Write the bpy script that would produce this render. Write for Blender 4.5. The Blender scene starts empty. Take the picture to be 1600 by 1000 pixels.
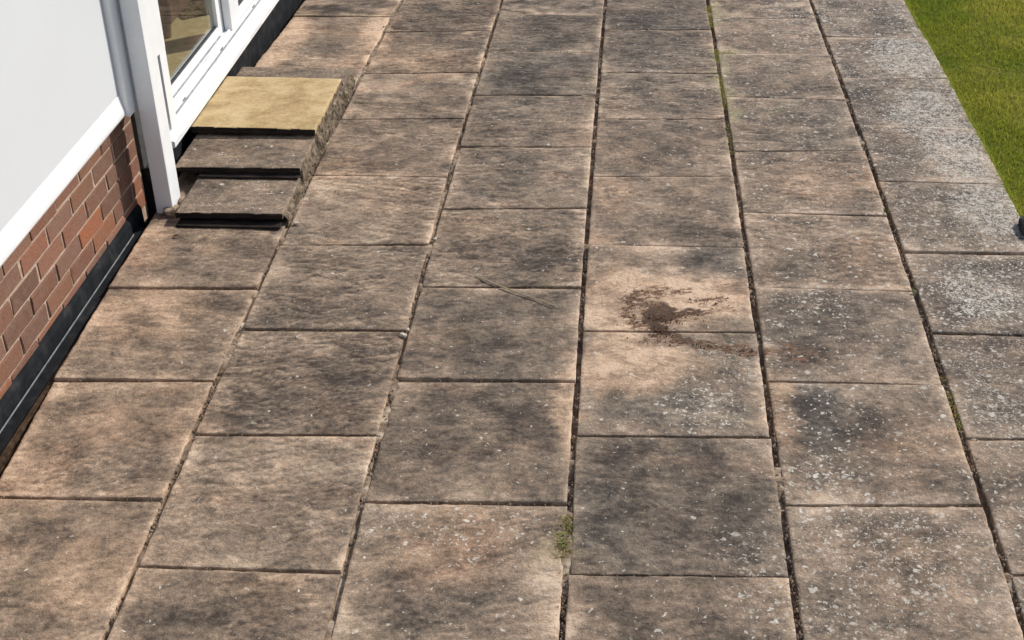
import bpy, bmesh, math, random
import numpy as np
from mathutils import Matrix, Vector

C = bpy.context.scene
W = 0.6                      # metres per paving module; all layout figures below are in modules
random.seed(11)
rng = np.random.default_rng(11)

# ------------------------------------------------------------------ camera, sky, sun, exposure
f_px, pitch, yaw, roll, cam_h, cam_x = [2084.591731, 0.552906, 0.090687, -0.02307, 4.06695, 3.190409]
cam_data = bpy.data.cameras.new('camera')
cam = bpy.data.objects.new('camera', cam_data)
C.collection.objects.link(cam)
C.camera = cam
F = Vector((-math.sin(yaw) * math.cos(pitch), math.cos(yaw) * math.cos(pitch), -math.sin(pitch)))
Rt = Vector((math.cos(yaw), math.sin(yaw), 0))
Up = Rt.cross(F)
r_ax = math.cos(roll) * Rt + math.sin(roll) * Up
u_ax = -math.sin(roll) * Rt + math.cos(roll) * Up
m = Matrix((r_ax, u_ax, -F)).transposed().to_4x4()
m.translation = Vector((cam_x * W, 0, cam_h * W))
cam.matrix_world = m
cam_data.sensor_fit = 'HORIZONTAL'
cam_data.sensor_width = 36
cam_data.lens = 36 * f_px / 1600
cam_data.clip_start = 0.05
cam_data.clip_end = 600

SUN_EL, SUN_AZ = math.radians(39), math.radians(36)     # azimuth from +X towards +Y
world = bpy.data.worlds.new('World')
C.world = world
world.use_nodes = True
wn = world.node_tree.nodes
sky = wn.new('ShaderNodeTexSky')
sky.sky_type = 'NISHITA'
sky.sun_disc = False
sky.sun_elevation = SUN_EL
sky.sun_rotation = math.pi / 2 - SUN_AZ
world.node_tree.links.new(sky.outputs[0], wn['Background'].inputs[0])
wn['Background'].inputs[1].default_value = 0.135
sd = bpy.data.lights.new('sun', 'SUN')
sd.energy = 4.25
sd.angle = math.radians(0.5)
sd.color = (1.0, 0.955, 0.89)
sun = bpy.data.objects.new('sun', sd)
C.collection.objects.link(sun)
sdir = Vector((math.cos(SUN_EL) * math.cos(SUN_AZ), math.cos(SUN_EL) * math.sin(SUN_AZ), math.sin(SUN_EL)))
sun.rotation_euler = sdir.to_track_quat('Z', 'Y').to_euler()
sun.location = (4, 6, 8)
C.view_settings.view_transform = 'Standard'
C.view_settings.look = 'None'
C.view_settings.exposure = 0.0
C.view_settings.gamma = 1
C.view_settings.use_curve_mapping = False

# ------------------------------------------------------------------ helpers
def hash2(ix, iy, seed):
    n = (ix.astype(np.int64) * 374761393 + iy.astype(np.int64) * 668265263 + int(seed) * 974711) & 0xffffffff
    n = ((n ^ (n >> 13)) * 1274126177) & 0xffffffff
    n = (n ^ (n >> 16)) & 0xffffffff
    return n / 4294967295.0

def vnoise(x, y, seed=0):
    x = np.asarray(x, float); y = np.asarray(y, float)
    ix, iy = np.floor(x), np.floor(y)
    fx, fy = x - ix, y - iy
    fx = fx * fx * (3 - 2 * fx); fy = fy * fy * (3 - 2 * fy)
    a = hash2(ix, iy, seed); b = hash2(ix + 1, iy, seed)
    c = hash2(ix, iy + 1, seed); d = hash2(ix + 1, iy + 1, seed)
    return (a * (1 - fx) + b * fx) * (1 - fy) + (c * (1 - fx) + d * fx) * fy

def fbm(x, y, seed=0, octaves=4, gain=0.5):
    s, a, t = 0.0, 1.0, 0.0
    for o in range(octaves):
        s = s + a * vnoise(x * 2 ** o + 17.3 * o, y * 2 ** o - 9.1 * o, seed + o * 31)
        t += a; a *= gain
    return s / t

def link(o, parent=None):
    C.collection.objects.link(o)
    if parent is not None:
        o.parent = parent
    return o

def tag(o, label=None, cat=None, group=None, kind=None):
    for k, v in (('label', label), ('category', cat), ('group', group), ('kind', kind)):
        if v:
            o[k] = v
    return o

def empty(name, loc=(0, 0, 0)):
    o = bpy.data.objects.new(name, None)
    o.empty_display_size = 0.1
    o.location = loc
    return link(o)

def mesh_obj(name, verts, faces, mat, parent=None, loc=(0, 0, 0), smooth=False):
    me = bpy.data.meshes.new(name)
    me.from_pydata([tuple(v) for v in verts], [], [tuple(q) for q in faces])
    if smooth:
        me.polygons.foreach_set('use_smooth', [True] * len(me.polygons))
    me.update()
    if mat:
        me.materials.append(mat)
    o = bpy.data.objects.new(name, me)
    o.location = loc
    return link(o, parent)

def bm_obj(name, bm, mat, parent=None, loc=(0, 0, 0), smooth=False):
    me = bpy.data.meshes.new(name)
    bmesh.ops.recalc_face_normals(bm, faces=bm.faces)
    bm.to_mesh(me); bm.free()
    if smooth:
        me.polygons.foreach_set('use_smooth', [True] * len(me.polygons))
    if mat:
        me.materials.append(mat)
    o = bpy.data.objects.new(name, me)
    o.location = loc
    return link(o, parent)

def add_box(bm, x0, x1, y0, y1, z0, z1, bevel=0.0, seg=2):
    vs = [bm.verts.new((x, y, z)) for z in (z0, z1) for y in (y0, y1) for x in (x0, x1)]
    fs = [(0, 2, 3, 1), (4, 5, 7, 6), (0, 1, 5, 4), (2, 6, 7, 3), (0, 4, 6, 2), (1, 3, 7, 5)]
    faces = [bm.faces.new([vs[i] for i in f]) for f in fs]
    if bevel > 0:
        edges = list({e for f in faces for e in f.edges})
        bmesh.ops.bevel(bm, geom=edges, offset=bevel, segments=seg, profile=0.5, affect='EDGES')

def wbox(name, mat, x0, x1, y0, y1, z0, z1, parent=None, bevel=0.002, seg=2):
    """box from module coordinates, object origin at the base centre"""
    cx, cy = (x0 + x1) / 2, (y0 + y1) / 2
    bm = bmesh.new()
    add_box(bm, (x0 - cx) * W, (x1 - cx) * W, (y0 - cy) * W, (y1 - cy) * W, 0, (z1 - z0) * W, bevel, seg)
    return bm_obj(name, bm, mat, parent, (cx * W, cy * W, z0 * W))

# ------------------------------------------------------------------ materials
def new_mat(name):
    mt = bpy.data.materials.new(name)
    mt.use_nodes = True
    nt = mt.node_tree
    return mt, nt, nt.nodes['Principled BSDF']

class NB:
    def __init__(self, nt):
        self.nt = nt
    def n(self, t, **kw):
        nd = self.nt.nodes.new(t)
        for k, v in kw.items():
            setattr(nd, k, v)
        return nd
    def l(self, a, b):
        self.nt.links.new(a, b)
    def put(self, sock, v):
        if hasattr(v, 'is_output') or isinstance(v, bpy.types.NodeSocket):
            self.l(v, sock)
        else:
            sock.default_value = v
    def math(self, op, a, b=None, c=None, clamp=False):
        nd = self.n('ShaderNodeMath', operation=op, use_clamp=clamp)
        self.put(nd.inputs[0], a)
        if b is not None: self.put(nd.inputs[1], b)
        if c is not None: self.put(nd.inputs[2], c)
        return nd.outputs[0]
    def noise(self, vec, scale, detail=4, rough=0.55, dist=0.0):
        nd = self.n('ShaderNodeTexNoise')
        self.l(vec, nd.inputs['Vector'])
        nd.inputs['Scale'].default_value = scale
        nd.inputs['Detail'].default_value = detail
        nd.inputs['Roughness'].default_value = rough
        nd.inputs['Distortion'].default_value = dist
        return nd.outputs['Fac']
    def voro(self, vec, scale, feature='F1', rand=1.0):
        nd = self.n('ShaderNodeTexVoronoi', feature=feature)
        self.l(vec, nd.inputs['Vector'])
        nd.inputs['Scale'].default_value = scale
        nd.inputs['Randomness'].default_value = rand
        return nd
    def mix(self, fac, a, b, blend='MIX'):
        nd = self.n('ShaderNodeMix', data_type='RGBA', blend_type=blend)
        self.put(nd.inputs[0], fac)
        self.put(nd.inputs[6], a if not isinstance(a, tuple) else (*a, 1))
        self.put(nd.inputs[7], b if not isinstance(b, tuple) else (*b, 1))
        return nd.outputs[2]
    def ramp(self, fac, stops):
        nd = self.n('ShaderNodeValToRGB')
        self.l(fac, nd.inputs[0])
        els = nd.color_ramp.elements
        while len(els) < len(stops):
            els.new(0.5)
        for e, (p_, c_) in zip(els, stops):
            e.position = p_
            e.color = (*c_, 1) if len(c_) == 3 else c_
        return nd.outputs[0]
    def smooth(self, v, a, b, t0=0.0, t1=1.0):
        nd = self.n('ShaderNodeMapRange', interpolation_type='SMOOTHSTEP')
        self.put(nd.inputs[0], v)
        nd.inputs[1].default_value = a; nd.inputs[2].default_value = b
        nd.inputs[3].default_value = t0; nd.inputs[4].default_value = t1
        return nd.outputs[0]
    def vadd(self, a, b):
        nd = self.n('ShaderNodeVectorMath', operation='ADD')
        self.l(a, nd.inputs[0]); self.put(nd.inputs[1], b)
        return nd.outputs[0]
    def vmul(self, a, b):
        nd = self.n('ShaderNodeVectorMath', operation='MULTIPLY')
        self.l(a, nd.inputs[0]); self.put(nd.inputs[1], b)
        return nd.outputs[0]
    def bump(self, h, strength, dist, normal=None):
        nd = self.n('ShaderNodeBump')
        nd.inputs['Strength'].default_value = strength
        nd.inputs['Distance'].default_value = dist
        self.l(h, nd.inputs['Height'])
        if normal is not None:
            self.l(normal, nd.inputs['Normal'])
        return nd.outputs[0]

def obj_coords(nb, spread=37.0):
    tc = nb.n('ShaderNodeTexCoord').outputs['Object']
    rnd = nb.n('ShaderNodeObjectInfo').outputs['Random']
    cmb = nb.n('ShaderNodeCombineXYZ')
    for i, k in enumerate((spread, spread * 1.7, spread * 0.6)):
        nb.l(nb.math('MULTIPLY', rnd, k), cmb.inputs[i])
    return nb.vadd(tc, cmb.outputs[0]), rnd

def make_paving_mat(name, yellow=False):
    mt, nt, bs = new_mat(name)
    nb = NB(nt)
    v0, rnd = obj_coords(nb)
    rot = nb.n('ShaderNodeVectorRotate', rotation_type='Z_AXIS')
    nb.l(v0, rot.inputs['Vector'])
    nb.l(nb.math('MULTIPLY', nb.math('SUBTRACT', nb.math('FRACT', nb.math('MULTIPLY', rnd, 7.31)), 0.5), 0.7), rot.inputs['Angle'])
    v = rot.outputs[0]
    sk = nb.n('ShaderNodeAttribute', attribute_name='streak'); sk.attribute_type = 'OBJECT'
    skw = sk.outputs['Fac']
    warp = nb.n('ShaderNodeTexNoise'); warp.inputs['Scale'].default_value = 5.0; warp.inputs['Detail'].default_value = 3
    nb.l(v, warp.inputs['Vector'])
    wv = nb.vadd(v, nb.vmul(warp.outputs['Color'], (0.08, 0.08, 0.0)))
    wear_dapple = nb.n('ShaderNodeAttribute', attribute_name='wear_dapple')
    sep = nb.n('ShaderNodeSeparateColor'); nb.l(wear_dapple.outputs['Color'], sep.inputs[0])
    dirt = nb.n('ShaderNodeAttribute', attribute_name='dirt')
    sep2 = nb.n('ShaderNodeSeparateColor'); nb.l(dirt.outputs['Color'], sep2.inputs[0])
    t, wm, li = sep.outputs[0], sep.outputs[1], nb.math('MINIMUM', sep.outputs[2], 0.74)
    mo, mud = sep2.outputs[0], sep2.outputs[1]
    n1 = nb.noise(wv, 6.5, 9, 0.62)
    st = nb.noise(nb.vmul(wv, (7.5, 17.0, 8.0)), 1.0, 8, 0.66, 1.1)
    st2 = nb.noise(nb.vmul(wv, (24.0, 52.0, 24.0)), 1.0, 6, 0.65, 1.4)
    gr = nb.noise(v, 240.0, 3, 0.7)
    gr2 = nb.noise(v, 70.0, 5, 0.65)
    k = nb.math('ADD', t, nb.math('MULTIPLY', nb.math('SUBTRACT', n1, 0.5), 1.15))
    k = nb.math('ADD', k, nb.math('MULTIPLY', nb.math('MULTIPLY', nb.math('SUBTRACT', st, 0.5), 0.80), skw))
    bl = nb.noise(wv, 17.0, 8, 0.68)
    k = nb.math('ADD', k, nb.math('MULTIPLY', nb.math('SUBTRACT', bl, 0.5), 0.85))
    k = nb.math('ADD', k, nb.math('MULTIPLY', nb.math('MULTIPLY', nb.math('SUBTRACT', st2, 0.5), 0.60), skw))
    k = nb.math('ADD', k, nb.math('MULTIPLY', nb.math('SUBTRACT', gr, 0.5), 0.55))
    k = nb.math('ADD', k, nb.math('MULTIPLY', nb.math('SUBTRACT', gr2, 0.5), 0.68))
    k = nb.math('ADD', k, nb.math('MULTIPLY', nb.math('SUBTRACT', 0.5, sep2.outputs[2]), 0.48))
    if yellow:
        col = nb.ramp(k, [(0.0, (0.20, 0.13, 0.055)), (0.4, (0.41, 0.285, 0.135)), (0.6, (0.50, 0.365, 0.185)), (1.0, (0.60, 0.475, 0.28))])
    else:
        col = nb.ramp(k, [(0.0, (0.050, 0.038, 0.030)), (0.25, (0.122, 0.096, 0.075)), (0.5, (0.236, 0.182, 0.136)),
                          (0.75, (0.392, 0.300, 0.224)), (1.0, (0.58, 0.460, 0.352))])
        cool = nb.mix(1.0, col, (0.96, 0.995, 0.99), 'MULTIPLY')
        warm = nb.mix(1.0, col, (1.11, 0.99, 0.875), 'MULTIPLY')
        wf = nb.math('ADD', wm, nb.math('MULTIPLY', nb.math('SUBTRACT', nb.noise(v, 3.3, 4, 0.6), 0.5), 0.9), clamp=True)
        col = nb.mix(wf, cool, warm)
        # rusty mineral tint and grey green algae, both blotchy
        pk = nb.smooth(nb.noise(nb.vmul(wv, (3, 7, 3)), 1.0, 5, 0.6), 0.52, 0.75, 0, 0.42)
        col = nb.mix(pk, col, (1.12, 0.90, 0.80), 'MULTIPLY')
        al = nb.smooth(nb.noise(wv, 4.1, 6, 0.65), 0.55, 0.78, 0, 0.40)
        col = nb.mix(al, col, (0.80, 0.86, 0.66), 'MULTIPLY')
        # dark specks
        vs = nb.voro(wv, 120.0)
        sp = nb.math('MULTIPLY', nb.smooth(vs.outputs['Distance'], 0.16, 0.30, 1, 0), nb.smooth(gr2, 0.48, 0.60))
        col = nb.mix(nb.math('MULTIPLY', sp, 0.55), col, (0.05, 0.04, 0.03))
        # moss tint near the green joints
        mof = nb.math('MULTIPLY', nb.smooth(nb.math('ADD', mo, nb.math('MULTIPLY', nb.math('SUBTRACT', gr2, 0.5), 1.5)), 0.35, 0.80), 0.38)
        col = nb.mix(mof, col, (0.34, 0.31, 0.15))
        # lichen flecks in two sizes
        lv = nb.vadd(v, nb.vmul(nb.n('ShaderNodeTexNoise').outputs['Color'], (0, 0, 0)))
        lw = nb.n('ShaderNodeTexNoise'); lw.inputs['Scale'].default_value = 60; lw.inputs['Detail'].default_value = 4
        nb.l(v, lw.inputs['Vector'])
        lv = nb.vadd(v, nb.vmul(lw.outputs['Color'], (0.032, 0.032, 0.0)))
        tot = None
        for sc, thr, r0 in ((34.0, 1.02, 0.40), (55.0, 1.0, 0.44), (80.0, 1.0, 0.48), (105.0, 1.0, 0.50), (150.0, 0.99, 0.50)):
            vo = nb.voro(lv, sc)
            sc_ = nb.n('ShaderNodeSeparateColor'); nb.l(vo.outputs['Color'], sc_.inputs[0])
            on = nb.math('GREATER_THAN', nb.math('ADD', sc_.outputs[0], nb.math('MULTIPLY', li, 0.80)), thr)
            rad = nb.math('MULTIPLY', nb.math('ADD', 0.35, nb.math('MULTIPLY', sc_.outputs[1], 0.65)), r0)
            spot = nb.smooth(nb.math('SUBTRACT', vo.outputs['Distance'], rad), -0.14, 0.05, 1, 0)
            spot = nb.math('MULTIPLY', nb.math('MULTIPLY', spot, on), nb.math('ADD', 0.35, nb.math('MULTIPLY', sc_.outputs[2], 0.6)))
            tot = spot if tot is None else nb.math('MAXIMUM', tot, spot)
        # crusty patches where lichen is dense
        cn = nb.noise(lv, 42.0, 6, 0.78)
        cn2 = nb.noise(v, 125.0, 4, 0.75)
        cr_ = nb.smooth(nb.math('ADD', nb.math('MULTIPLY', cn, 0.5), nb.math('ADD', nb.math('MULTIPLY', cn2, 0.5), nb.math('MULTIPLY', li, 0.30))), 0.73, 0.765, 0, 0.85)
        tot = nb.math('MAXIMUM', tot, nb.math('MULTIPLY', cr_, nb.smooth(li, 0.2, 0.45)))
        col = nb.mix(tot, col, nb.mix(nb.noise(v, 38.0, 3), (0.53, 0.47, 0.38), (0.75, 0.69, 0.59)))
        # mud smear
        mn = nb.noise(nb.vmul(v, (30, 60, 30)), 1.0, 6, 0.7, 0.6)
        mf = nb.smooth(nb.math('ADD', mud, nb.math('MULTIPLY', nb.math('SUBTRACT', mn, 0.5), 2.7)), 0.32, 0.60, 0, 0.92)
        mcol = nb.mix(nb.smooth(nb.math('SUBTRACT', nb.noise(nb.vmul(v, (60, 120, 60)), 1.0, 5, 0.7), nb.math('MULTIPLY', nb.math('SUBTRACT', mud, 0.55), 0.30)), 0.40, 0.64), (0.052, 0.024, 0.012), (0.25, 0.135, 0.076))
        col = nb.mix(nb.math('MULTIPLY', mf, nb.smooth(mud, 0.05, 0.25)), col, mcol)
    nb.l(col, bs.inputs['Base Color'])
    bs.inputs['Roughness'].default_value = 0.82
    bs.inputs['Specular IOR Level'].default_value = 0.28
    h = nb.math('ADD', nb.math('MULTIPLY', nb.math('MULTIPLY', st, skw), 0.9), nb.math('MULTIPLY', st2, 0.35))
    h = nb.math('ADD', h, nb.math('MULTIPLY', nb.noise(wv, 28.0, 6, 0.7), 0.55))
    h = nb.math('ADD', h, nb.math('MULTIPLY', gr2, 0.40))
    h = nb.math('ADD', h, nb.math('MULTIPLY', gr, 0.16))
    nb.l(nb.bump(h, 0.9 if not yellow else 0.35, 0.012 if not yellow else 0.008), bs.inputs['Normal'])
    return mt

def simple_mat(name, stops, scale=12, rough=0.8, spec=0.3, bump=0.0, bump_scale=60, bump_dist=0.003, stretch=(1, 1, 1), detail=6, rand=0.0):
    mt, nt, bs = new_mat(name)
    nb = NB(nt)
    v, rnd = obj_coords(nb)
    n = nb.noise(nb.vmul(v, stretch), scale, detail, 0.6)
    if rand:
        n = nb.math('ADD', n, nb.math('MULTIPLY', nb.math('SUBTRACT', rnd, 0.5), rand))
    nb.l(nb.ramp(n, stops), bs.inputs['Base Color'])
    bs.inputs['Roughness'].default_value = rough
    bs.inputs['Specular IOR Level'].default_value = spec
    if bump:
        nb.l(nb.bump(nb.noise(v, bump_scale, 5, 0.65), bump, bump_dist), bs.inputs['Normal'])
    return mt

M = {}
M['paving'] = make_paving_mat('weathered riven paving')
M['yellow'] = make_paving_mat('yellow sandstone', yellow=True)
M['mortar'] = simple_mat('sandy joint mortar', [(0.30, (0.10, 0.065, 0.042)), (0.5, (0.26, 0.19, 0.13)), (0.72, (0.52, 0.43, 0.32))], 30, 0.95, 0.1, 0.6, 120)
M['soil'] = simple_mat('dark joint soil', [(0.3, (0.022, 0.014, 0.008)), (0.55, (0.07, 0.042, 0.024)), (0.75, (0.14, 0.095, 0.06))], 40, 0.95, 0.1, 0.8, 140)
M['black'] = simple_mat('black bitumen paint', [(0.3, (0.008, 0.009, 0.010)), (0.55, (0.018, 0.019, 0.021)), (0.8, (0.05, 0.048, 0.046))], 14, 0.92, 0.1, 0.5, 60)
M['riser_shade'] = simple_mat('black painted riser shade', [(0.35, (0.012, 0.009, 0.008)), (0.65, (0.035, 0.027, 0.022)), (0.85, (0.10, 0.075, 0.055))], 30, 0.9, 0.15, 0.5, 120, stretch=(.4, 1, 2))
M['rail'] = simple_mat('weathered grey plastic', [(0.35, (0.16, 0.18, 0.18)), (0.7, (0.34, 0.37, 0.36))], 22, 0.4, 0.5)
M['brick_mortar'] = simple_mat('pale brick mortar', [(0.3, (0.31, 0.225, 0.165)), (0.6, (0.46, 0.35, 0.27)), (0.8, (0.55, 0.44, 0.36))], 35, 0.95, 0.1, 0.7, 150)
M['white'] = simple_mat('white painted panel', [(0.3, (0.615, 0.625, 0.635)), (0.7, (0.645, 0.655, 0.665))], 2.2, 0.45, 0.4)
M['upvc'] = simple_mat('white upvc', [(0.3, (0.76, 0.76, 0.76)), (0.62, (0.82, 0.82, 0.81)), (0.9, (0.84, 0.84, 0.83))], 9, 0.32, 0.5)
M['upvc_old'] = simple_mat('dusty white upvc', [(0.25, (0.55, 0.55, 0.53)), (0.5, (0.78, 0.78, 0.77)), (0.9, (0.84, 0.84, 0.83))], 28, 0.4, 0.45, stretch=(1, 0.2, 1))
M['gasket'] = simple_mat('dark rubber gasket', [(0.3, (0.03, 0.03, 0.032)), (0.7, (0.07, 0.07, 0.07))], 30, 0.6, 0.3)
M['interior'] = simple_mat('interior plaster', [(0.3, (0.34, 0.27, 0.20)), (0.7, (0.42, 0.34, 0.26))], 4, 0.9, 0.2)
M['carpet'] = simple_mat('tan carpet', [(0.3, (0.42, 0.30, 0.14)), (0.5, (0.52, 0.38, 0.19)), (0.75, (0.60, 0.45, 0.25))], 18, 0.95, 0.1, 0.5, 300)
M['rug'] = simple_mat('dark woven rug', [(0.38, (0.035, 0.020, 0.008)), (0.5, (0.12, 0.075, 0.03)), (0.62, (0.26, 0.18, 0.09))], 55, 0.95, 0.1, 0.8, 200)
M['leather'] = simple_mat('brown plum leather', [(0.3, (0.10, 0.045, 0.032)), (0.7, (0.19, 0.095, 0.068))], 10, 0.5, 0.4)
M['wood'] = simple_mat('dark stained wood', [(0.3, (0.14, 0.075, 0.03)), (0.7, (0.27, 0.16, 0.075))], 10, 0.5, 0.4, stretch=(8, 8, 1))
M['stone'] = simple_mat('rough rubble stone', [(0.28, (0.05, 0.036, 0.024)), (0.5, (0.19, 0.145, 0.10)), (0.72, (0.37, 0.29, 0.20))], 34, 0.95, 0.15, 1.0, 80, 0.006, rand=0.25)
M['darkstone'] = simple_mat('dark grey stone', [(0.3, (0.012, 0.011, 0.013)), (0.55, (0.040, 0.037, 0.042)), (0.8, (0.13, 0.12, 0.125))], 22, 0.9, 0.2, 0.8, 60, 0.006)
M['leafmat'] = simple_mat('brown dead leaf', [(0.3, (0.03, 0.016, 0.01)), (0.7, (0.10, 0.055, 0.03))], 40, 0.7, 0.3)
M['straw'] = simple_mat('pale dry straw', [(0.3, (0.36, 0.28, 0.17)), (0.7, (0.52, 0.42, 0.28))], 40, 0.7, 0.3)
M['chip'] = simple_mat('pale stone chip', [(0.3, (0.34, 0.29, 0.22)), (0.7, (0.60, 0.53, 0.43))], 60, 0.9, 0.2, 0.5, 200)
M['crumb'] = simple_mat('dark soil crumbs', [(0.3, (0.05, 0.026, 0.015)), (0.7, (0.24, 0.15, 0.095))], 50, 0.95, 0.1)
M['far_ground'] = simple_mat('rough grass ground', [(0.3, (0.05, 0.075, 0.018)), (0.6, (0.085, 0.12, 0.028)), (0.8, (0.13, 0.14, 0.05))], 0.8, 0.95, 0.1)
M['lawn'] = simple_mat('lawn thatch and soil', [(0.3, (0.07, 0.085, 0.010)), (0.55, (0.12, 0.13, 0.018)), (0.8, (0.20, 0.18, 0.06))], 7, 0.95, 0.1, 0.8, 160)

def make_brick_mat():
    mt, nt, bs = new_mat('red brown brick')
    nb = NB(nt)
    v, rnd = obj_coords(nb)
    base = nb.ramp(rnd, [(0.0, (0.185, 0.084, 0.053)), (0.22, (0.24, 0.106, 0.068)), (0.45, (0.15, 0.080, 0.053)),
                         (0.62, (0.235, 0.122, 0.085)), (0.82, (0.33, 0.115, 0.052)), (1.0, (0.18, 0.102, 0.066))])
    n1 = nb.noise(v, 26, 7, 0.65)
    n2 = nb.noise(v, 150, 4, 0.7)
    col = nb.mix(nb.smooth(n1, 0.38, 0.72, 0, 0.65), base, (0.215, 0.135, 0.10))
    col = nb.mix(nb.smooth(n2, 0.50, 0.70, 0, 0.75), col, (0.060, 0.040, 0.034))
    nb.l(col, bs.inputs['Base Color'])
    bs.inputs['Roughness'].default_value = 0.88
    bs.inputs['Specular IOR Level'].default_value = 0.2
    nb.l(nb.bump(nb.math('ADD', nb.noise(v, 70, 5, 0.7), nb.math('MULTIPLY', n2, 0.4)), 0.7, 0.004), bs.inputs['Normal'])
    return mt
M['brick'] = make_brick_mat()

def make_glass():
    mt = bpy.data.materials.new('window glass'); mt.use_nodes = True
    nt = mt.node_tree; nt.nodes.clear(); nb = NB(nt)
    out = nb.n('ShaderNodeOutputMaterial')
    tr = nb.n('ShaderNodeBsdfTransparent'); tr.inputs[0].default_value = (0.90, 0.93, 0.91, 1)
    gl = nb.n('ShaderNodeBsdfGlossy'); gl.inputs['Roughness'].default_value = 0.01
    geo = nb.n('ShaderNodeNewGeometry')
    dt = nb.n('ShaderNodeVectorMath', operation='DOT_PRODUCT')
    nb.l(geo.outputs['Incoming'], dt.inputs[0]); nb.l(geo.outputs['Normal'], dt.inputs[1])
    c1 = nb.math('SUBTRACT', 1.0, nb.math('ABSOLUTE', dt.outputs['Value']), clamp=True)
    sch = nb.math('ADD', 0.035, nb.math('MULTIPLY', nb.math('POWER', c1, 5.0), 0.9), clamp=True)
    mx = nb.n('ShaderNodeMixShader')
    nb.l(sch, mx.inputs[0])
    nb.l(tr.outputs[0], mx.inputs[1]); nb.l(gl.outputs[0], mx.inputs[2])
    nb.l(mx.outputs[0], out.inputs[0])
    return mt
M['glass'] = make_glass()

def make_blade_mat(name, trans=0.3):
    mt = bpy.data.materials.new(name); mt.use_nodes = True
    nt = mt.node_tree; nt.nodes.clear(); nb = NB(nt)
    out = nb.n('ShaderNodeOutputMaterial')
    at = nb.n('ShaderNodeAttribute', attribute_name='tint')
    df = nb.n('ShaderNodeBsdfDiffuse'); nb.l(at.outputs['Color'], df.inputs[0])
    tl = nb.n('ShaderNodeBsdfTranslucent'); nb.l(at.outputs['Color'], tl.inputs[0])
    mx = nb.n('ShaderNodeMixShader'); mx.inputs[0].default_value = trans
    nb.l(df.outputs[0], mx.inputs[1]); nb.l(tl.outputs[0], mx.inputs[2])
    nb.l(mx.outputs[0], out.inputs[0])
    return mt
M['blade'] = make_blade_mat('grass blade', .42)
M['leaf'] = make_blade_mat('soft green leaf', 0.25)

# ------------------------------------------------------------------ the setting: ground and lawn sheets
JL = {0: [0.00722, -0.01144, 0.07407], 1: [0.00332, -0.00018, 1.01707], 2: [0.00178, 0.00268, 2.00037], 3: [0.00094, 0.00233, 2.99737], 4: [-0.00089, -0.00066, 4.00429], 5: [-0.00203, 0.00191, 4.96591], 6: [-0.00264, 0.00913, 5.81661]}          # longitudinal joints: x = a (y-8)^2 + b (y-8) + c
ROWS = {0: {-6: (0.829, 0.829), -5: (1.832, 1.832), -4: (2.835, 2.835), -3: (3.838, 3.838), -2: (4.827, 4.85), -1: (5.826, 5.859), 0: (6.82, 6.862), 1: (7.837, 7.837), 2: (8.835, 8.835), 3: (9.833, 9.833), 4: (10.81, 10.851), 5: (11.828, 11.848), 6: (12.843, 12.843), 7: (13.846, 13.846), 8: (14.848, 14.848), 9: (15.851, 15.851)}, 1: {-6: (0.379, 0.379), -5: (1.382, 1.382), -4: (2.385, 2.385), -3: (3.387, 3.387), -2: (4.387, 4.393), -1: (5.376, 5.409), 0: (6.392, 6.424), 1: (7.415, 7.459), 2: (8.454, 8.454), 3: (9.449, 9.492), 4: (10.423, 10.466), 5: (11.421, 11.465), 6: (12.447, 12.447), 7: (13.449, 13.449), 8: (14.452, 14.452), 9: (15.455, 15.455)}, 2: {-6: (-0.11, -0.11), -5: (0.892, 0.892), -4: (1.895, 1.895), -3: (2.898, 2.898), -2: (3.901, 3.901), -1: (4.884, 4.923), 0: (5.926, 5.957), 1: (6.928, 6.957), 2: (7.963, 8.003), 3: (8.97, 9.005), 4: (9.956, 10.0), 5: (10.969, 10.976), 6: (11.929, 11.907), 7: (12.919, 12.919), 8: (13.922, 13.922), 9: (14.925, 14.925)}, 3: {-6: (0.448, 0.448), -5: (1.45, 1.45), -4: (2.453, 2.453), -3: (3.456, 3.456), -2: (4.437, 4.482), -1: (5.457, 5.502), 0: (6.471, 6.504), 1: (7.5, 7.507), 2: (8.496, 8.534), 3: (9.526, 9.545), 4: (10.503, 10.483), 5: (11.51, 11.551), 6: (12.534, 12.534), 7: (13.536, 13.536), 8: (14.539, 14.539), 9: (15.542, 15.542)}, 4: {-6: (-0.022, -0.022), -5: (0.981, 0.981), -4: (1.984, 1.984), -3: (2.987, 2.987), -2: (3.989, 3.989), -1: (4.974, 5.012), 0: (6.008, 6.018), 1: (7.007, 7.002), 2: (7.998, 7.977), 3: (8.962, 9.005), 4: (10.004, 9.966), 5: (10.956, 10.952), 6: (11.831, 11.874), 7: (12.869, 12.869), 8: (13.871, 13.871), 9: (14.874, 14.874)}, 5: {-6: (0.535, 0.535), -5: (1.538, 1.538), -4: (2.541, 2.541), -3: (3.544, 3.544), -2: (4.547, 4.547), -1: (5.543, 5.582), 0: (6.531, 6.535), 1: (7.482, 7.5), 2: (8.511, 8.495), 3: (9.474, 9.435), 4: (10.416, 10.416), 5: (11.407, 11.368), 6: (12.389, 12.389), 7: (13.392, 13.392), 8: (14.395, 14.395), 9: (15.398, 15.398)}}
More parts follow.
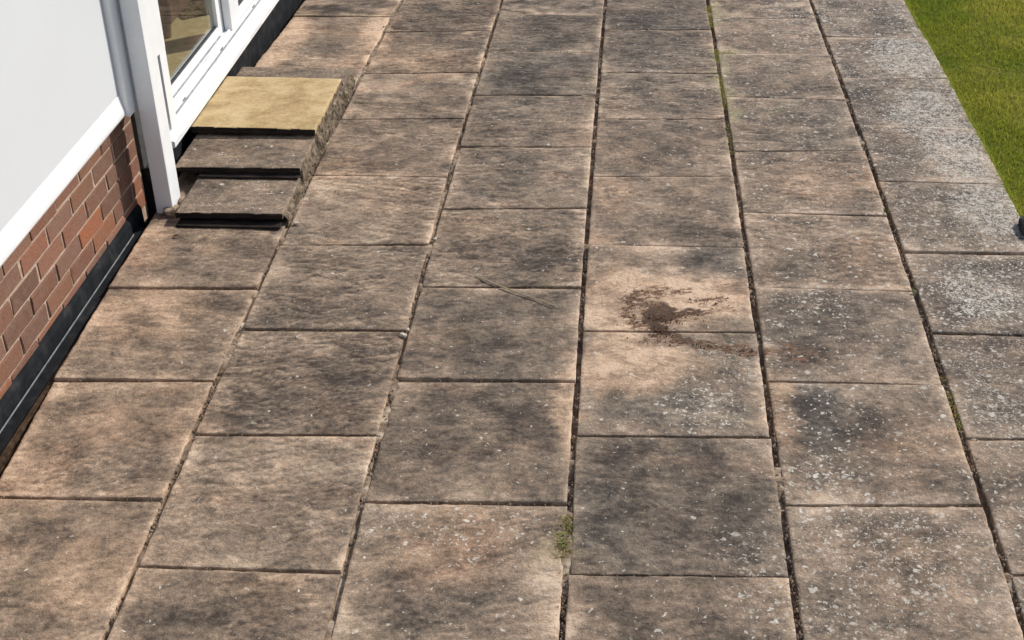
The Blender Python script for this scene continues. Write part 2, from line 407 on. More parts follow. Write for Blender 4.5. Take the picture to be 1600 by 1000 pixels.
BLOBS = [(0.548, 4.544, 0.165, 0.153, 't', -0.3), (0.892, 4.346, 0.232, 0.248, 't', 0.2), (0.892, 4.346, 0.232, 0.248, 'w', 0.4), (0.257, 4.955, 0.222, 0.246, 't', 0.25), (0.257, 4.955, 0.254, 0.295, 'w', 0.5), (0.375, 6.531, 0.305, 0.2, 't', 0.3), (0.432, 6.534, 0.343, 0.287, 'w', 0.6), (0.211, 6.174, 0.184, 0.398, 't', 0.15), (0.871, 6.554, 0.228, 0.287, 't', -0.2), (0.214, 7.355, 0.167, 0.341, 't', 0.25), (0.214, 7.355, 0.167, 0.341, 'w', 0.5), (0.773, 5.462, 0.403, 0.278, 'w', 0.3), (1.113, 8.281, 0.27, 0.222, 't', 0.28), (1.245, 8.546, 0.276, 0.212, 'w', 0.4), (1.682, 8.104, 0.263, 0.389, 'w', 0.25), (1.582, 7.908, 0.345, 0.281, 't', 0.08), (2.89, 7.469, 0.065, 0.187, 't', 0.35), (2.793, 7.381, 0.161, 0.234, 't', -0.3), (2.625, 7.168, 0.237, 0.241, 't', -0.1), (3.184, 6.734, 0.206, 0.511, 't', 0.45), (3.184, 6.734, 0.225, 0.548, 'w', 0.6), (3.636, 6.828, 0.319, 0.333, 't', 0.5), (3.636, 6.828, 0.319, 0.333, 'w', 0.8), (3.828, 7.261, 0.216, 0.243, 't', -0.45), (3.828, 7.261, 0.235, 0.283, 'w', -0.5), (3.416, 7.366, 0.319, 0.116, 't', 0.25), (3.332, 6.098, 0.348, 0.214, 't', 0.5), (3.332, 6.098, 0.383, 0.252, 'w', 0.8), (3.092, 5.931, 0.103, 0.487, 't', 0.25), (3.529, 5.66, 0.362, 0.17, 't', -0.12), (3.496, 5.659, 0.395, 0.198, 'w', -0.4), (3.746, 7.652, 0.286, 0.122, 't', -0.3), (3.165, 8.162, 0.173, 0.291, 'w', 0.5), (3.483, 5.08, 0.459, 0.54, 't', -0.15), (3.465, 4.331, 0.414, 0.239, 't', -0.1), (3.149, 4.871, 0.18, 0.279, 'w', -0.4), (3.202, 5.37, 0.192, 0.074, 't', -0.2), (2.447, 5.493, 0.328, 0.331, 't', -0.2), (2.93, 5.715, 0.054, 0.405, 't', 0.4), (2.93, 5.715, 0.054, 0.405, 'w', 0.6), (2.11, 5.762, 0.068, 0.177, 't', 0.2), (2.531, 6.421, 0.402, 0.342, 't', -0.1), (2.162, 7.747, 0.253, 0.181, 'w', 0.3), (4.2, 6.313, 0.134, 0.144, 't', -0.4), (4.2, 6.313, 0.134, 0.144, 'w', 0.4), (4.259, 6.712, 0.221, 0.215, 't', -0.2), (4.044, 5.744, 0.073, 0.316, 't', 0.4), (4.044, 5.744, 0.083, 0.345, 'w', 0.8), (4.235, 5.697, 0.196, 0.341, 't', -0.16), (4.242, 5.754, 0.165, 0.345, 'w', -0.6), (4.694, 5.448, 0.252, 0.319, 'w', 0.4), (4.703, 5.502, 0.222, 0.215, 't', 0.1), (4.295, 7.445, 0.238, 0.334, 'w', -0.1), (4.713, 7.34, 0.234, 0.326, 'w', 0.5), (4.274, 7.241, 0.117, 0.2, 't', -0.2), (4.657, 8.467, 0.436, 0.355, 'w', 0.5), (4.657, 8.467, 0.436, 0.355, 't', 0.1), (4.409, 7.409, 0.513, 0.498, 't', 0.1), (0.196, 11.229, 0.173, 0.822, 't', 0.5), (0.196, 11.229, 0.173, 0.822, 'w', 0.9), (1.001, 11.414, 0.15, 0.57, 't', 0.5), (1.001, 11.414, 0.173, 0.671, 'w', 0.6), (0.502, 12.036, 0.424, 0.183, 't', -0.35), (0.571, 10.948, 0.393, 0.157, 't', -0.05), (0.957, 10.68, 0.438, 0.12, 't', 0.2), (1.199, 12.05, 0.241, 0.183, 't', -0.15), (0.579, 11.489, 0.35, 0.17, 'w', 0.5), (1.267, 10.125, 0.21, 0.138, 't', 0.35), (1.448, 10.709, 0.491, 0.241, 't', 0.15), (1.448, 10.709, 0.6, 0.301, 'w', 0.6), (1.927, 10.326, 0.106, 0.113, 't', 0.3), (1.656, 11.264, 0.34, 0.228, 't', -0.05), (1.206, 9.282, 0.294, 0.24, 't', -0.05), (2.496, 10.515, 0.478, 0.581, 't', -0.12), (2.505, 10.371, 0.473, 1.144, 'w', -0.3), (3.515, 11.309, 0.501, 0.978, 't', -0.15), (3.51, 10.992, 0.49, 1.249, 'w', -0.3), (3.341, 9.119, 0.423, 0.345, 'w', 0.15), (5.614, 11.359, 0.382, 0.646, 't', -0.1), (5.049, 10.036, 0.199, 0.796, 't', -0.15), (3.567, 7.052, 0.385, 0.171, 't', 0.3), (3.749, 6.833, 0.188, 0.222, 't', 0.25), (3.335, 7.042, 0.232, 0.155, 't', 0.2), (3.333, 6.291, 0.356, 0.132, 't', 0.2), (1.337, 6.798, 0.387, 0.301, 't', -0.12), (1.572, 5.855, 0.382, 0.364, 't', -0.14), (1.495, 4.875, 0.339, 0.38, 't', 0.05), (1.701, 4.269, 0.226, 0.12, 'w', 0.3), (2.459, 4.563, 0.29, 0.258, 't', 0.12), (2.459, 4.563, 0.319, 0.302, 'w', 0.5), (2.946, 4.184, 0.082, 0.23, 't', 0.2), (1.513, 4.218, 0.169, 0.158, 't', -0.05), (4.503, 4.511, 0.278, 0.331, 't', 0.05), (4.517, 4.595, 0.281, 0.339, 'w', 0.3), (5.563, 10.893, 0.29, 0.527, 'l', 0.95), (5.524, 9.668, 0.335, 0.622, 'l', 0.7), (5.601, 8.866, 0.268, 0.65, 'l', 0.8), (5.605, 8.07, 0.249, 0.467, 'l', 0.75), (5.899, 12.038, 0.229, 0.532, 'l', 0.3), (4.77, 11.669, 0.338, 0.679, 'l', 0.35), (5.369, 6.981, 0.298, 0.452, 'l', 0.6), (5.203, 5.918, 0.199, 0.595, 'l', 0.45), (4.482, 4.721, 0.458, 0.395, 'l', 0.35), (4.197, 5.217, 0.185, 0.201, 'l', 0.35), (4.348, 6.861, 0.224, 0.222, 'l', 0.3), (3.842, 4.599, 0.171, 0.256, 'l', 0.2), (4.139, 4.253, 0.538, 0.154, 'l', 0.2), (2.444, 4.695, 0.473, 0.268, 'l', 0.15), (3.786, 6.152, 0.209, 0.254, 'l', 0.2), (3.663, 5.724, 0.199, 0.23, 'l', 0.3), (4.809, 8.626, 0.529, 0.522, 'l', 0.1), (4.56, 9.637, 0.483, 0.749, 'l', 0.1), (4.011, 10.414, 0.073, 0.852, 'm', 0.8), (4.004, 11.999, 0.082, 0.535, 'm', 0.9), (4.05, 9.621, 0.107, 0.274, 'm', 0.8), (4.11, 8.758, 0.09, 0.193, 'm', 0.4), (4.034, 8.294, 0.087, 0.296, 'm', 0.3), (4.106, 10.976, 0.13, 0.123, 'm', 0.7), (2.979, 4.636, 0.116, 0.175, 'm', 0.5), (5.845, 8.769, 0.088, 0.638, 'm', 0.4), (5.822, 10.466, 0.071, 0.848, 'm', 0.5), (3.114, 5.06, 0.184, 0.293, 'm', 0.15), (3.426, 6.638, 0.096, 0.171, 'd', 1.0), (3.334, 6.814, 0.113, 0.133, 'd', 0.6), (3.297, 6.596, 0.088, 0.141, 'd', 0.5), (3.593, 6.667, 0.148, 0.05, 'd', 0.75), (3.46, 6.465, 0.094, 0.062, 'd', 1.1), (3.746, 6.775, 0.149, 0.073, 'd', 0.35), (3.548, 6.368, 0.25, 0.04, 'd', 0.7), (3.794, 6.294, 0.177, 0.059, 'd', 0.6), (3.951, 6.275, 0.088, 0.078, 'd', 0.55), (4.184, 6.332, 0.106, 0.079, 'd', 0.4), (3.869, 6.974, 0.114, 0.091, 'd', 0.25), (3.487, 6.934, 0.152, 0.076, 'd', 0.5), (3.278, 6.812, 0.053, 0.192, 'd', 0.6), (3.711, 6.832, 0.188, 0.067, 'd', 0.5), (3.817, 6.706, 0.111, 0.043, 'd', 0.4), (3.517, 6.571, 0.11, 0.07, 'd', 0.5), (3.654, 6.34, 0.214, 0.046, 'd', 0.6), (4.072, 6.255, 0.14, 0.078, 'd', 0.35)]    # soiling and wear on the stone, plus tree dapple painted in past the doorstep: x, y, rx, ry, channel, amount

def jx(k, y):
    a, b, c = JL[k]
    y = np.clip(y, 3.6, 12.6)
    return a * (y - 8) ** 2 + b * (y - 8) + c

Y_NEAR, Y_FAR = 0.9, 14.6
g = mesh_obj('ground', [(-260, -260, -0.12), (260, -260, -0.12), (260, 260, -0.12), (-260, 260, -0.12)], [(0, 1, 2, 3)], M['far_ground'])
tag(g, 'rough grassy ground reaching out beyond the house and patio', kind='structure')

# lawn sheet with gentle unevenness, its edge follows the patio
nx, ny = 40, 90
vv, ff = [], []
for j in range(ny + 1):
    y = Y_NEAR + (Y_FAR + 6 - Y_NEAR) * j / ny
    for i in range(nx + 1):
        s = (i / nx) ** 2.2
        x = float(jx(6, y)) - 0.012 + s * 40
        z = -0.022 + 0.012 * (float(vnoise(x * 1.7, y * 1.7, 5)) - 0.5)
        vv.append((x * W, y * W, z))
for j in range(ny):
    for i in range(nx):
        a = j * (nx + 1) + i
        ff.append((a, a + 1, a + nx + 2, a + nx + 1))
lawn = mesh_obj('lawn', vv, ff, M['lawn'], smooth=True)
tag(lawn, 'mown lawn along the lichen covered edge of the patio', kind='structure')

# patio bedding, 13 mm under the slab tops
bed = [(0.12, Y_NEAR), (5.80, Y_NEAR), (5.80, Y_FAR), (0.12, Y_FAR)]
bm = bmesh.new()
add_box(bm, 0.125 * W, 5.79 * W, Y_NEAR * W, Y_FAR * W, -0.09, -0.030)
patio = bm_obj('patio', bm, M['soil'])
tag(patio, 'patio of square weathered riven slabs between house and lawn', kind='structure')

# ------------------------------------------------------------------ wear fields, with painted dapple
TONE = {0: .44, 1: .43, 2: .40, 3: .43, 4: .43, 5: .43}
SLAB_TONE = {(0, -3): .47, (0, -2): .46, (0, -1): .49, (0, 0): .42, (1, -3): .45, (1, -2): .46, (1, -1): .38, (1, 0): .40, (1, 1): .47, (1, 2): .43,
             (1, 3): .45, (1, 4): .45, (1, 5): .40, (2, -2): .47, (2, -1): .35, (2, 0): .36, (2, 1): .40, (2, 2): .44, (2, 3): .42, (2, 4): .37, (2, 5): .37,
             (3, -3): .38, (3, -2): .33, (3, -1): .42, (3, 0): .50, (3, 1): .44, (3, 2): .41, (3, 3): .43, (3, 4): .38, (3, 5): .35,
             (4, -2): .43, (4, -1): .40, (4, 0): .38, (4, 1): .44, (4, 2): .45, (4, 3): .42, (4, 4): .43, (4, 5): .43,
             (5, 0): .41, (5, -1): .40, (5, 1): .45, (5, 2): .42}
SLAB_WARM = {0: .70, 1: .62, 2: .54, 3: .54, 4: .58, 5: .52}
LICH = {0: .003, 1: .006, 2: .018, 3: .028, 4: .10, 5: .24}

def wear_dapple_fields(xw, yw, c, n, bounds=None):
    """tone, warmth, lichen, moss, mud at module positions"""
    t = np.full(xw.shape, SLAB_TONE.get((c, n), TONE[c] + random.uniform(-.05, .05)) - (.03 if c in (1, 2) else 0))
    w = np.full(xw.shape, SLAB_WARM[c] + random.uniform(-.1, .1))
    l = np.full(xw.shape, LICH[c] * random.uniform(.7, 1.3))
    mo = np.zeros(xw.shape); d = np.zeros(xw.shape)
    # blobs get ragged edges from a warped position
    wx = xw + 0.20 * (fbm(xw * 3.1, yw * 3.1, 3) - .5) + 0.14 * (fbm(xw * 9, yw * 14, 8) - .5)
    wy = yw + 0.20 * (fbm(xw * 3.1, yw * 3.1, 13) - .5) + 0.14 * (fbm(xw * 9, yw * 14, 18) - .5)
    for bx, by, rx, ry, ch, a in BLOBS:
        r = np.sqrt(((wx - bx) / rx) ** 2 + ((wy - by) / ry) ** 2)
        s = np.clip((1.35 - r) / 0.9, 0, 1)
        s = s * s * (3 - 2 * s) * a
        if ch == 't': t = t + s * 0.70
        elif ch == 'w': w = w + s
        elif ch == 'l': l = np.maximum(l, l * .5 + s)
        elif ch == 'm': mo = np.maximum(mo, s)
        else: d = np.maximum(d, s)
    if bounds is not None:
        ed_ = np.minimum(np.minimum(xw - bounds[0], bounds[1] - xw), np.minimum(yw - bounds[2], bounds[3] - yw))
        t = t + .30 * np.clip(1 - ed_ / .16, 0, 1) ** 1.5 * np.clip(fbm(xw * 3.3 + c * 5, yw * 3.3, 91 + n) * 3.2 - 1.25, 0, 1)
        t = t - .015 * np.clip(ed_ / .3, 0, 1) + .012
        t = t + .26 * np.clip(1 - ed_ / .05, 0, 1) * np.clip(fbm(xw * 9, yw * 9, 71 + c) * 2.6 - .75, 0, 1)
    t = t + 0.44 * (fbm(xw * 2.3 + c * 3.7, yw * 2.3 + n * 1.9, 40) - .5)
    if c == 5:
        t = t - .07
    if c == 5:   # outer edge carries most lichen
        e = np.clip((xw - 5.25) / 0.5, 0, 1)
        l = np.maximum(l, e * (.34 + .60 * vnoise(xw * 2, yw * 2.2, 77)))
    return t, w, l, mo, d

def riven(x, y, seed, ridge_k=1.0):
    """split stone relief in metres; x, y in metres"""
    wx = x + 0.05 * (fbm(x * 6, y * 6, seed + 5) - .5)
    wy = y + 0.07 * (fbm(x * 5, y * 5, seed + 9) - .5)
    a = fbm(wx * 5, wy * 12, seed, 4)
    st = a * 7
    fr = st - np.floor(st)
    ledge = (np.floor(st) + np.clip((fr - .35) / .3, 0, 1)) / 7
    # rippled split ridges lying across the slab, broken into short strokes
    sk = 0.18 * ((seed * 7) % 11 - 3) / 8.0
    ry = wy + sk * x + 0.03 * (fbm(x * 14, y * 14, seed + 21) - .5)
    q = fbm(x * 7 + 3, ry * 21, seed + 30, 3, .55)
    s2 = q * 6.0
    f2 = s2 - np.floor(s2)
    ridge = (np.floor(s2) + np.clip((f2 - .55) / .22, 0, 1)) / 6.0
    mask = np.clip((fbm(x * 4, y * 4, seed + 44) - .30) / .22, 0, 1)
    return 0.32 * ledge + 0.30 * a + ridge_k * 0.85 * (ridge - .5) * mask + 0.20 * (fbm(x * 30, y * 55, seed + 2, 3) - .5)

def slab_mesh(name, P, thick, seed, wear_dapple, mat, parent, amp=0.0145, n=54, chip=0.0026, z_top=0.0, ridge_k=1.0, streak=.6):
    """P: four corners (module coords) ll, lr, ur, ul of the top face"""
    ts = np.concatenate([[0, .008, .022], np.linspace(.05, .95, n), [.978, .992, 1]])
    k = len(ts)
    U, V = np.meshgrid(ts, ts)
    P = np.array(P, float)
    X = (1 - U) * (1 - V) * P[0, 0] + U * (1 - V) * P[1, 0] + U * V * P[2, 0] + (1 - U) * V * P[3, 0]
    Y = (1 - U) * (1 - V) * P[0, 1] + U * (1 - V) * P[1, 1] + U * V * P[2, 1] + (1 - U) * V * P[3, 1]
    cx, cy = P[:, 0].mean(), P[:, 1].mean()
    lx, ly = (X - cx) * W, (Y - cy) * W
    H = riven(lx, ly, seed, ridge_k) * amp
    H -= H.mean()
    ed = np.minimum(np.minimum(U, 1 - U), np.minimum(V, 1 - V))
    H = np.clip(H, -.0085, 0.0058)
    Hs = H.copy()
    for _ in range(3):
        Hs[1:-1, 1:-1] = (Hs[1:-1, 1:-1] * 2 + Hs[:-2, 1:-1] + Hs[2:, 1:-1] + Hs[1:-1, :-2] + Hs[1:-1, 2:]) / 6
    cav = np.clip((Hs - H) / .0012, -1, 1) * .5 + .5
    nb_ = fbm(lx * 22 + seed, ly * 22, seed + 3, 3)
    fall = np.where(ed < .004, 1.0, np.where(ed < .012, .30, np.where(ed < .03, .06, 0)))
    H = H * np.clip(ed / .04, .25, 1) - fall * (0.002 + 0.009 * np.clip(nb_ - .35, 0, 1))
    # ragged outline: pull rim inwards
    inx = np.where(U < .5, 1, -1) * np.where(np.minimum(U, 1 - U) < .004, 1, 0)
    iny = np.where(V < .5, 1, -1) * np.where(np.minimum(V, 1 - V) < .004, 1, 0)
    pull = chip * 2.2 * np.clip(fbm(lx * 30, ly * 30, seed + 7, 3) - .25, 0, 1)
    lx2, ly2 = lx + inx * pull, ly + iny * pull
    tilt = random.uniform(-.0035, .0035) * lx / .3 + random.uniform(-.0035, .0035) * ly / .3
    Z = H + tilt + random.uniform(-.0012, .0012)
    verts = np.stack([lx2, ly2, Z], -1).reshape(-1, 3).tolist()
    faces = []
    for j in range(k - 1):
        for i in range(k - 1):
            a = j * k + i
            faces.append((a, a + 1, a + k + 1, a + k))
    rim = [i for i in range(k)] + [j * k + k - 1 for j in range(1, k)] + [(k - 1) * k + i for i in range(k - 2, -1, -1)] + [j * k for j in range(k - 2, 0, -1)]
    b0 = len(verts)
    for q in rim:
        x, y, z = verts[q]
        verts.append((x * .997, y * .997, -thick))
    nr = len(rim)
    for i in range(nr):
        faces.append((rim[(i + 1) % nr], rim[i], b0 + i, b0 + (i + 1) % nr))
    faces.append(tuple(b0 + i for i in range(nr - 1, -1, -1)))
    o = mesh_obj(name, verts, faces, mat, parent, (cx * W, cy * W, z_top))
    me = o.data
    me.polygons.foreach_set('use_smooth', [True] * ((k - 1) * (k - 1)) + [False] * (len(me.polygons) - (k - 1) * (k - 1)))
    o['streak'] = float(streak)
    t, w, l, mo, d = wear_dapple
    t, w, l, mo, d = [np.asarray(q(X, Y) if callable(q) else np.full(X.shape, q)).ravel() for q in (t, w, l, mo, d)]
    def attr(nm, r_, g_, b_):
        at = me.attributes.new(nm, 'FLOAT_COLOR', 'POINT')
        col = np.ones((len(verts), 4), np.float32)
        for ch, q in enumerate((r_, g_, b_)):
            col[:k * k, ch] = q
            col[k * k:, ch] = q[rim]
        at.data.foreach_set('color', col.ravel())
    attr('wear_dapple', t, w, l); attr('dirt', mo, d, cav.ravel())
    return o

# ------------------------------------------------------------------ paving slabs
LG = {0: 0.0, 1: .0105, 2: .0105, 3: .012, 4: .0125, 5: .013, 6: 0.0}     # half widths of the long joints
TIGHT = {(1, 2): 1, (1, 3): 1, (1, 5): 1, (2, 3): 1, (2, 4): 1, (2, 5): 1, (2, 6): 1, (3, 3): 1, (3, 4): 1, (3, 5): 1, (3, 6): 1,
         (4, 5): 1, (4, 6): 1, (5, 2): 1, (5, 3): 1, (5, 4): 1, (4, 1): 1, (0, 4): 1, (3, 2): 1}
def tg(c, n):
    return .002 if (c, n) in TIGHT else .0075
seed = 100
for c in range(6):
    rows = ROWS[c]
    for n in sorted(rows):
        if n + 1 not in rows:
            continue
        y0l, y0r = rows[n]; y1l, y1r = rows[n + 1]
        if y0l < Y_NEAR - .2 or y1l > Y_FAR + .4:
            continue
        g0, g1 = tg(c, n), tg(c, n + 1)
        jit = lambda s: random.uniform(-s, s)
        P = [(float(jx(c, y0l)) + LG[c] + jit(.004), y0l + g0), (float(jx(c + 1, y0r)) - LG[c + 1] + jit(.004), y0r + g0),
             (float(jx(c + 1, y1r)) - LG[c + 1] + jit(.004), y1r - g1), (float(jx(c, y1l)) + LG[c] + jit(.004), y1l - g1)]
        seed += 17
        st = random.getstate()
        fields = {}
        def make(i, c=c, n=n, P=P):
            def q(X, Y):
                if 'v' not in fields:
                    fields['v'] = wear_dapple_fields(X, Y, c, n, (P[0][0], P[1][0], P[0][1], P[2][1]))
                return fields['v'][i]
            return q
        slab_mesh('paving_slab', P, 0.035, seed, [make(i) for i in range(5)], M['paving'], patio,
                  n=60 if y1l < 12.8 and y0l > 3.2 else 20, ridge_k={0: .75, 1: 1.15, 2: .9, 3: .9, 4: .8, 5: .6}[c] * (1.0 if n >= (0 if c < 2 else 1) or c < 2 else .40) * random.uniform(.7, 1.15),
                  streak={0: .40, 1: .62, 2: .60, 3: .55, 4: .50, 5: .40}[c] * random.uniform(.5, 1.25))

# joint mortar: uneven strips in the joints, sunk where it has washed out
jv, jf = [], []
def joint_strip(p0, p1, half, depth_lo, depth_hi, bias, seed, step=.012):
    p0, p1 = np.array(p0), np.array(p1)
    L = np.linalg.norm(p1 - p0)
    n = max(4, int(L / step))
    dv = (p1 - p0) / L
    nv = np.array([-dv[1], dv[0]])
    base = len(jv)
    for i in range(n + 1):
        s = i / n * L
        q = p0 + dv * s
        nz = float(fbm(np.array(q[0] * 4 + seed), np.array(q[1] * 4), seed, 4, .6))
        k = min(1, max(0, (nz - bias) / .16))
        z = -depth_lo * (1 - k) - depth_hi * k
        for e in (-1, 0, 1):
            pt = q + nv * half * e
            jv.append((pt[0] * W, pt[1] * W, z + (.0015 if e == 0 else 0) * k + .001 * (random.random() - .5)))
    for i in range(n):
        for e in range(2):
            a = base + i * 3 + e
            jf.append((a, a + 1, a + 4, a + 3))
for k in range(1, 6):
    bias = {1: .49, 2: .53, 3: .565, 4: .60, 5: .60}[k]
    ys = np.arange(Y_NEAR, Y_FAR, .5)
    for a, b in zip(ys[:-1], ys[1:]):
        joint_strip((float(jx(k, a)), a), (float(jx(k, b)), b), LG[k] + .012, .0145 if k < 3 else .027, .003, bias, k * 7)
for c in range(6):
    for n, (yl, yr) in ROWS[c].items():
        if Y_NEAR < yl < Y_FAR:
            tight = (c, n) in TIGHT
            joint_strip((float(jx(c, yl)) + .02, yl), (float(jx(c + 1, yr)) - .02, yr), tg(c, n) + .01, .012 if not tight else .0065, .003, (.47 if tight else .66), 50 + c * 9 + n)
jm = mesh_obj('joint_mortar', jv, jf, M['mortar'], patio)
tag(jm, kind='stuff')
cv, cf = [], []
def crumb(x, y, r, z=.001):
    b = len(cv)
    rr = random
    top = [(math.cos(a) * r * rr.uniform(.6, 1.2), math.sin(a) * r * rr.uniform(.6, 1.2)) for a in np.arange(5) * 2 * math.pi / 5]
    for tx, ty in top:
        cv.append((x * W + tx, y * W + ty, z - .003))
    for tx, ty in top:
        cv.append((x * W + tx * .6, y * W + ty * .6, z + r * rr.uniform(.4, .8)))
    cv.append((x * W, y * W, z + r * rr.uniform(.6, 1.0)))
    for i in range(5):
        j = (i + 1) % 5
        cf.append((b + i, b + j, b + 5 + j, b + 5 + i))
        cf.append((b + 5 + i, b + 5 + j, b + 10))
# crumbled mortar and grit lying in and along the joints
for k in range(1, 6):
    for _ in range(1500):
        y = random.uniform(3.4, 13)
        dn = float(fbm(np.array(y * 2.6), np.array(k * 7.7), 5 + k, 4, .6))
        if random.random() > (dn - .36) * 4:
            continue
        inside = random.random() < .8
        x = float(jx(k, y)) + (random.uniform(-1, 1) * LG[k] if inside else random.gauss(0, .03))
        crumb(x, y, random.uniform(.0015, .0055) if inside else random.uniform(.0008, .0022), random.uniform(-.012, -.003) if inside else .001)
for c in range(6):
    for n, (yl, yr) in ROWS[c].items():
        if 3.4 < yl < 13:
            for _ in range(34):
                u = random.random()
                x = float(jx(c, yl)) + u * 1.0 * float(jx(c + 1, yr) - jx(c, yl))
                crumb(x, yl + u * (yr - yl) + random.gauss(0, .006), random.uniform(.001, .0035), random.uniform(-.008, -.002))
jc = mesh_obj('joint_crumbs', cv, cf, M['mortar'], patio)
tag(jc, kind='stuff')

# ------------------------------------------------------------------ the house
house = empty('house', (-1.5 * W, 8 * W, 0))
hp = Matrix.Translation(house.location).inverted()
def hpart(o):
    o.matrix_parent_inverse = Matrix.Identity(4)
    return o
tag(house, 'white panelled house side with red brick base and sliding patio door', 'house')
HX, HY = house.location.x / W, house.location.y / W
def hbox(name, mat, x0, x1, y0, y1, z0, z1, parent=None, bevel=0.002, seg=2, off=(0, 0)):
    ox, oy = (HX, HY) if parent is None else off
    return wbox(name, mat, x0 - ox, x1 - ox, y0 - oy, y1 - oy, z0, z1, parent or house, bevel, seg)

WX = -0.05      # brick face
WY0, WY1 = 1.2, 8.04
bw = hbox('brick_wall', M['brick_mortar'], WX - .34, WX - .0075, WY0, WY1, -.15, .86, bevel=0)
bwx, bwy = (WX - .34 + WX - .0075) / 2, (WY0 + WY1) / 2
# brick shapes, shared
bmeshes = []
def brick_mesh(seed, length):
    rr = random.Random(seed)
    bm = bmesh.new()
    add_box(bm, -.05, 0, -length / 2, length / 2, -.0330, .0330, 0.0030, 1)
    for v in bm.verts:
        v.co += Vector((rr.uniform(-.0016, .0016), rr.uniform(-.0028, .0028), rr.uniform(-.0022, .0022)))
    me = bpy.data.meshes.new('brick')
    bmesh.ops.recalc_face_normals(bm, faces=bm.faces)
    bm.to_mesh(me); bm.free()
    me.materials.append(M['brick'])
    return me
PITCH = .382
bmeshes = [brick_mesh(i, (PITCH - .019) * W) for i in range(8)]
half_mesh = [brick_mesh(50 + i, .17 * W) for i in range(2)]
BZ = [.0225, .1475, .2725, .3975, .5225, .6475, .7725]       # course centres (bed joints at .085 + .125 k)
BOFF = [6.11, 6.30, 6.13, 6.30, 6.115, 6.30, 6.11]
for r, zc in enumerate(BZ):
    k = math.ceil((WY0 - BOFF[r]) / PITCH)
    while True:
        y0 = BOFF[r] + k * PITCH
        k += 1
        if y0 + .05 > WY1:
            break
        y1 = y0 + PITCH
        if y1 > WY1 + .02:
            if WY1 - y0 < .15:
                continue
            me = half_mesh[r % 2]; yc = y0 + .0085 + .085
        else:
            me = bmeshes[random.randrange(8)]; yc = (y0 + y1) / 2
        b = bpy.data.objects.new('brick', me)
        b.location = ((WX - bwx) * W + random.uniform(-.0022, .0022), (yc - bwy) * W + random.uniform(-.002, .002), (zc + .15) * W + random.uniform(-.001, .001))
        b.rotation_euler = (random.uniform(-.006, .006), random.uniform(-.01, .01), random.uniform(-.006, .006))
        link(b, bw)
# lining core above the bricks and the white panel
PT = 4.3
hbox('wall_core', M['interior'], -.55, -.10, WY0, 8.06, .861, PT, bevel=0)
pn = hbox('wall_panel', M['white'], -.099, 0.028, WY0, 7.698, .90, PT, bevel=.003)
# drip moulding under the panel: profile swept along Y
def prism(name, prof, y0, y1, mat, parent, ox, oy, bevel=0.0015):
    bm = bmesh.new()
    a = [bm.verts.new(((x - ox) * W, (y0 - oy) * W, z * W)) for x, z in prof]
    b = [bm.verts.new(((x - ox) * W, (y1 - oy) * W, z * W)) for x, z in prof]
    n = len(prof)
    bm.faces.new(a); bm.faces.new(b[::-1])
    for i in range(n):
        bm.faces.new((a[i], b[i], b[(i + 1) % n], a[(i + 1) % n]))
    bmesh.ops.recalc_face_normals(bm, faces=bm.faces)
    if bevel:
        bmesh.ops.bevel(bm, geom=[e for e in bm.edges], offset=bevel, segments=2, profile=.5, affect='EDGES')
    return bm_obj(name, bm, mat, parent)
prism('drip_moulding', [(-.098, .765), (.040, .752), (.048, .768), (.048, .792), (.030, .898), (-.098, .898)], WY0, 7.699, M['upvc'], house, HX, HY)
# edge batten and post
hbox('edge_batten', M['upvc'], -.10, .076, 7.701, 7.835, .745, PT, bevel=.003)
post = hbox('corner_post', M['upvc'], 0.098, .215, 7.80, 7.985, .004, PT, bevel=.004)
hbox('post_packer', M['upvc'], -.09, .0965, 7.8365, 7.98, .745, PT, bevel=.002)
hbox('gap_cover', M['upvc'], -.10, .10, 8.0, 8.468, .93, PT, bevel=.002)
hbox('gap_filler', M['gasket'], -.12, -.03, 8.041, 8.468, .2205, .929, bevel=.001)
# sliding door
dx, dy = -.05, 10.6
door = bpy.data.objects.new('patio_door', None); link(door, house)
door.location = ((dx - HX) * W, (dy - HY) * W, 0)
DO = (dx, dy)
def dbox(name, mat, *a, bevel=.002, seg=2):
    return hbox(name, mat, *a, parent=door, bevel=bevel, seg=seg, off=DO)
Y1D = 13.6
prism('door_sill', [(-.16, .225), (.075, .222), (.088, .228), (.088, .270), (.060, .276), (.052, .292), (-.02, .318), (-.16, .318)], 8.38, Y1D, M['upvc_old'], door, dx, dy)
dbox('door_jamb', M['upvc'], -.16, .05, 8.47, 8.60, .323, PT)
dbox('bottom_track', M['upvc'], -.16, -.012, 8.601, Y1D, .323, .362)
dbox('track_gasket', M['rail'], -.0118, -.003, 8.602, Y1D, .3182, .330, bevel=0)
dbox('rail_gasket', M['rail'], -.0845, -.074, 8.662, 10.26, .3622, .371, bevel=0)
for k_ in range(4):
    dbox('drain_slot', M['gasket'], -.0115, -.0095, 8.95 + k_ * 1.05, 9.02 + k_ * 1.05, .336, .346, bevel=0)
dbox('track_ridge', M['upvc_old'], -.045, -.03, 8.602, 10.395, .363, .380, bevel=.001)
# inner sash
ix0, ix1 = -.145, -.085
dbox('sash_stile', M['upvc'], ix0, ix1, 8.603, 8.66, .363, PT)
dbox('sash_rail', M['upvc'], ix0, ix1, 8.661, 10.26, .363, .440)
dbox('gasket', M['gasket'], ix0 + .02, ix1 - .012, 8.661, 10.26, .4405, .446, bevel=0)
dbox('glass_pane', M['glass'], -.118, -.112, 8.662, 10.26, .4465, PT, bevel=0)
dbox('sash_stile', M['upvc'], ix0, ix1, 10.261, 10.44, .363, PT)
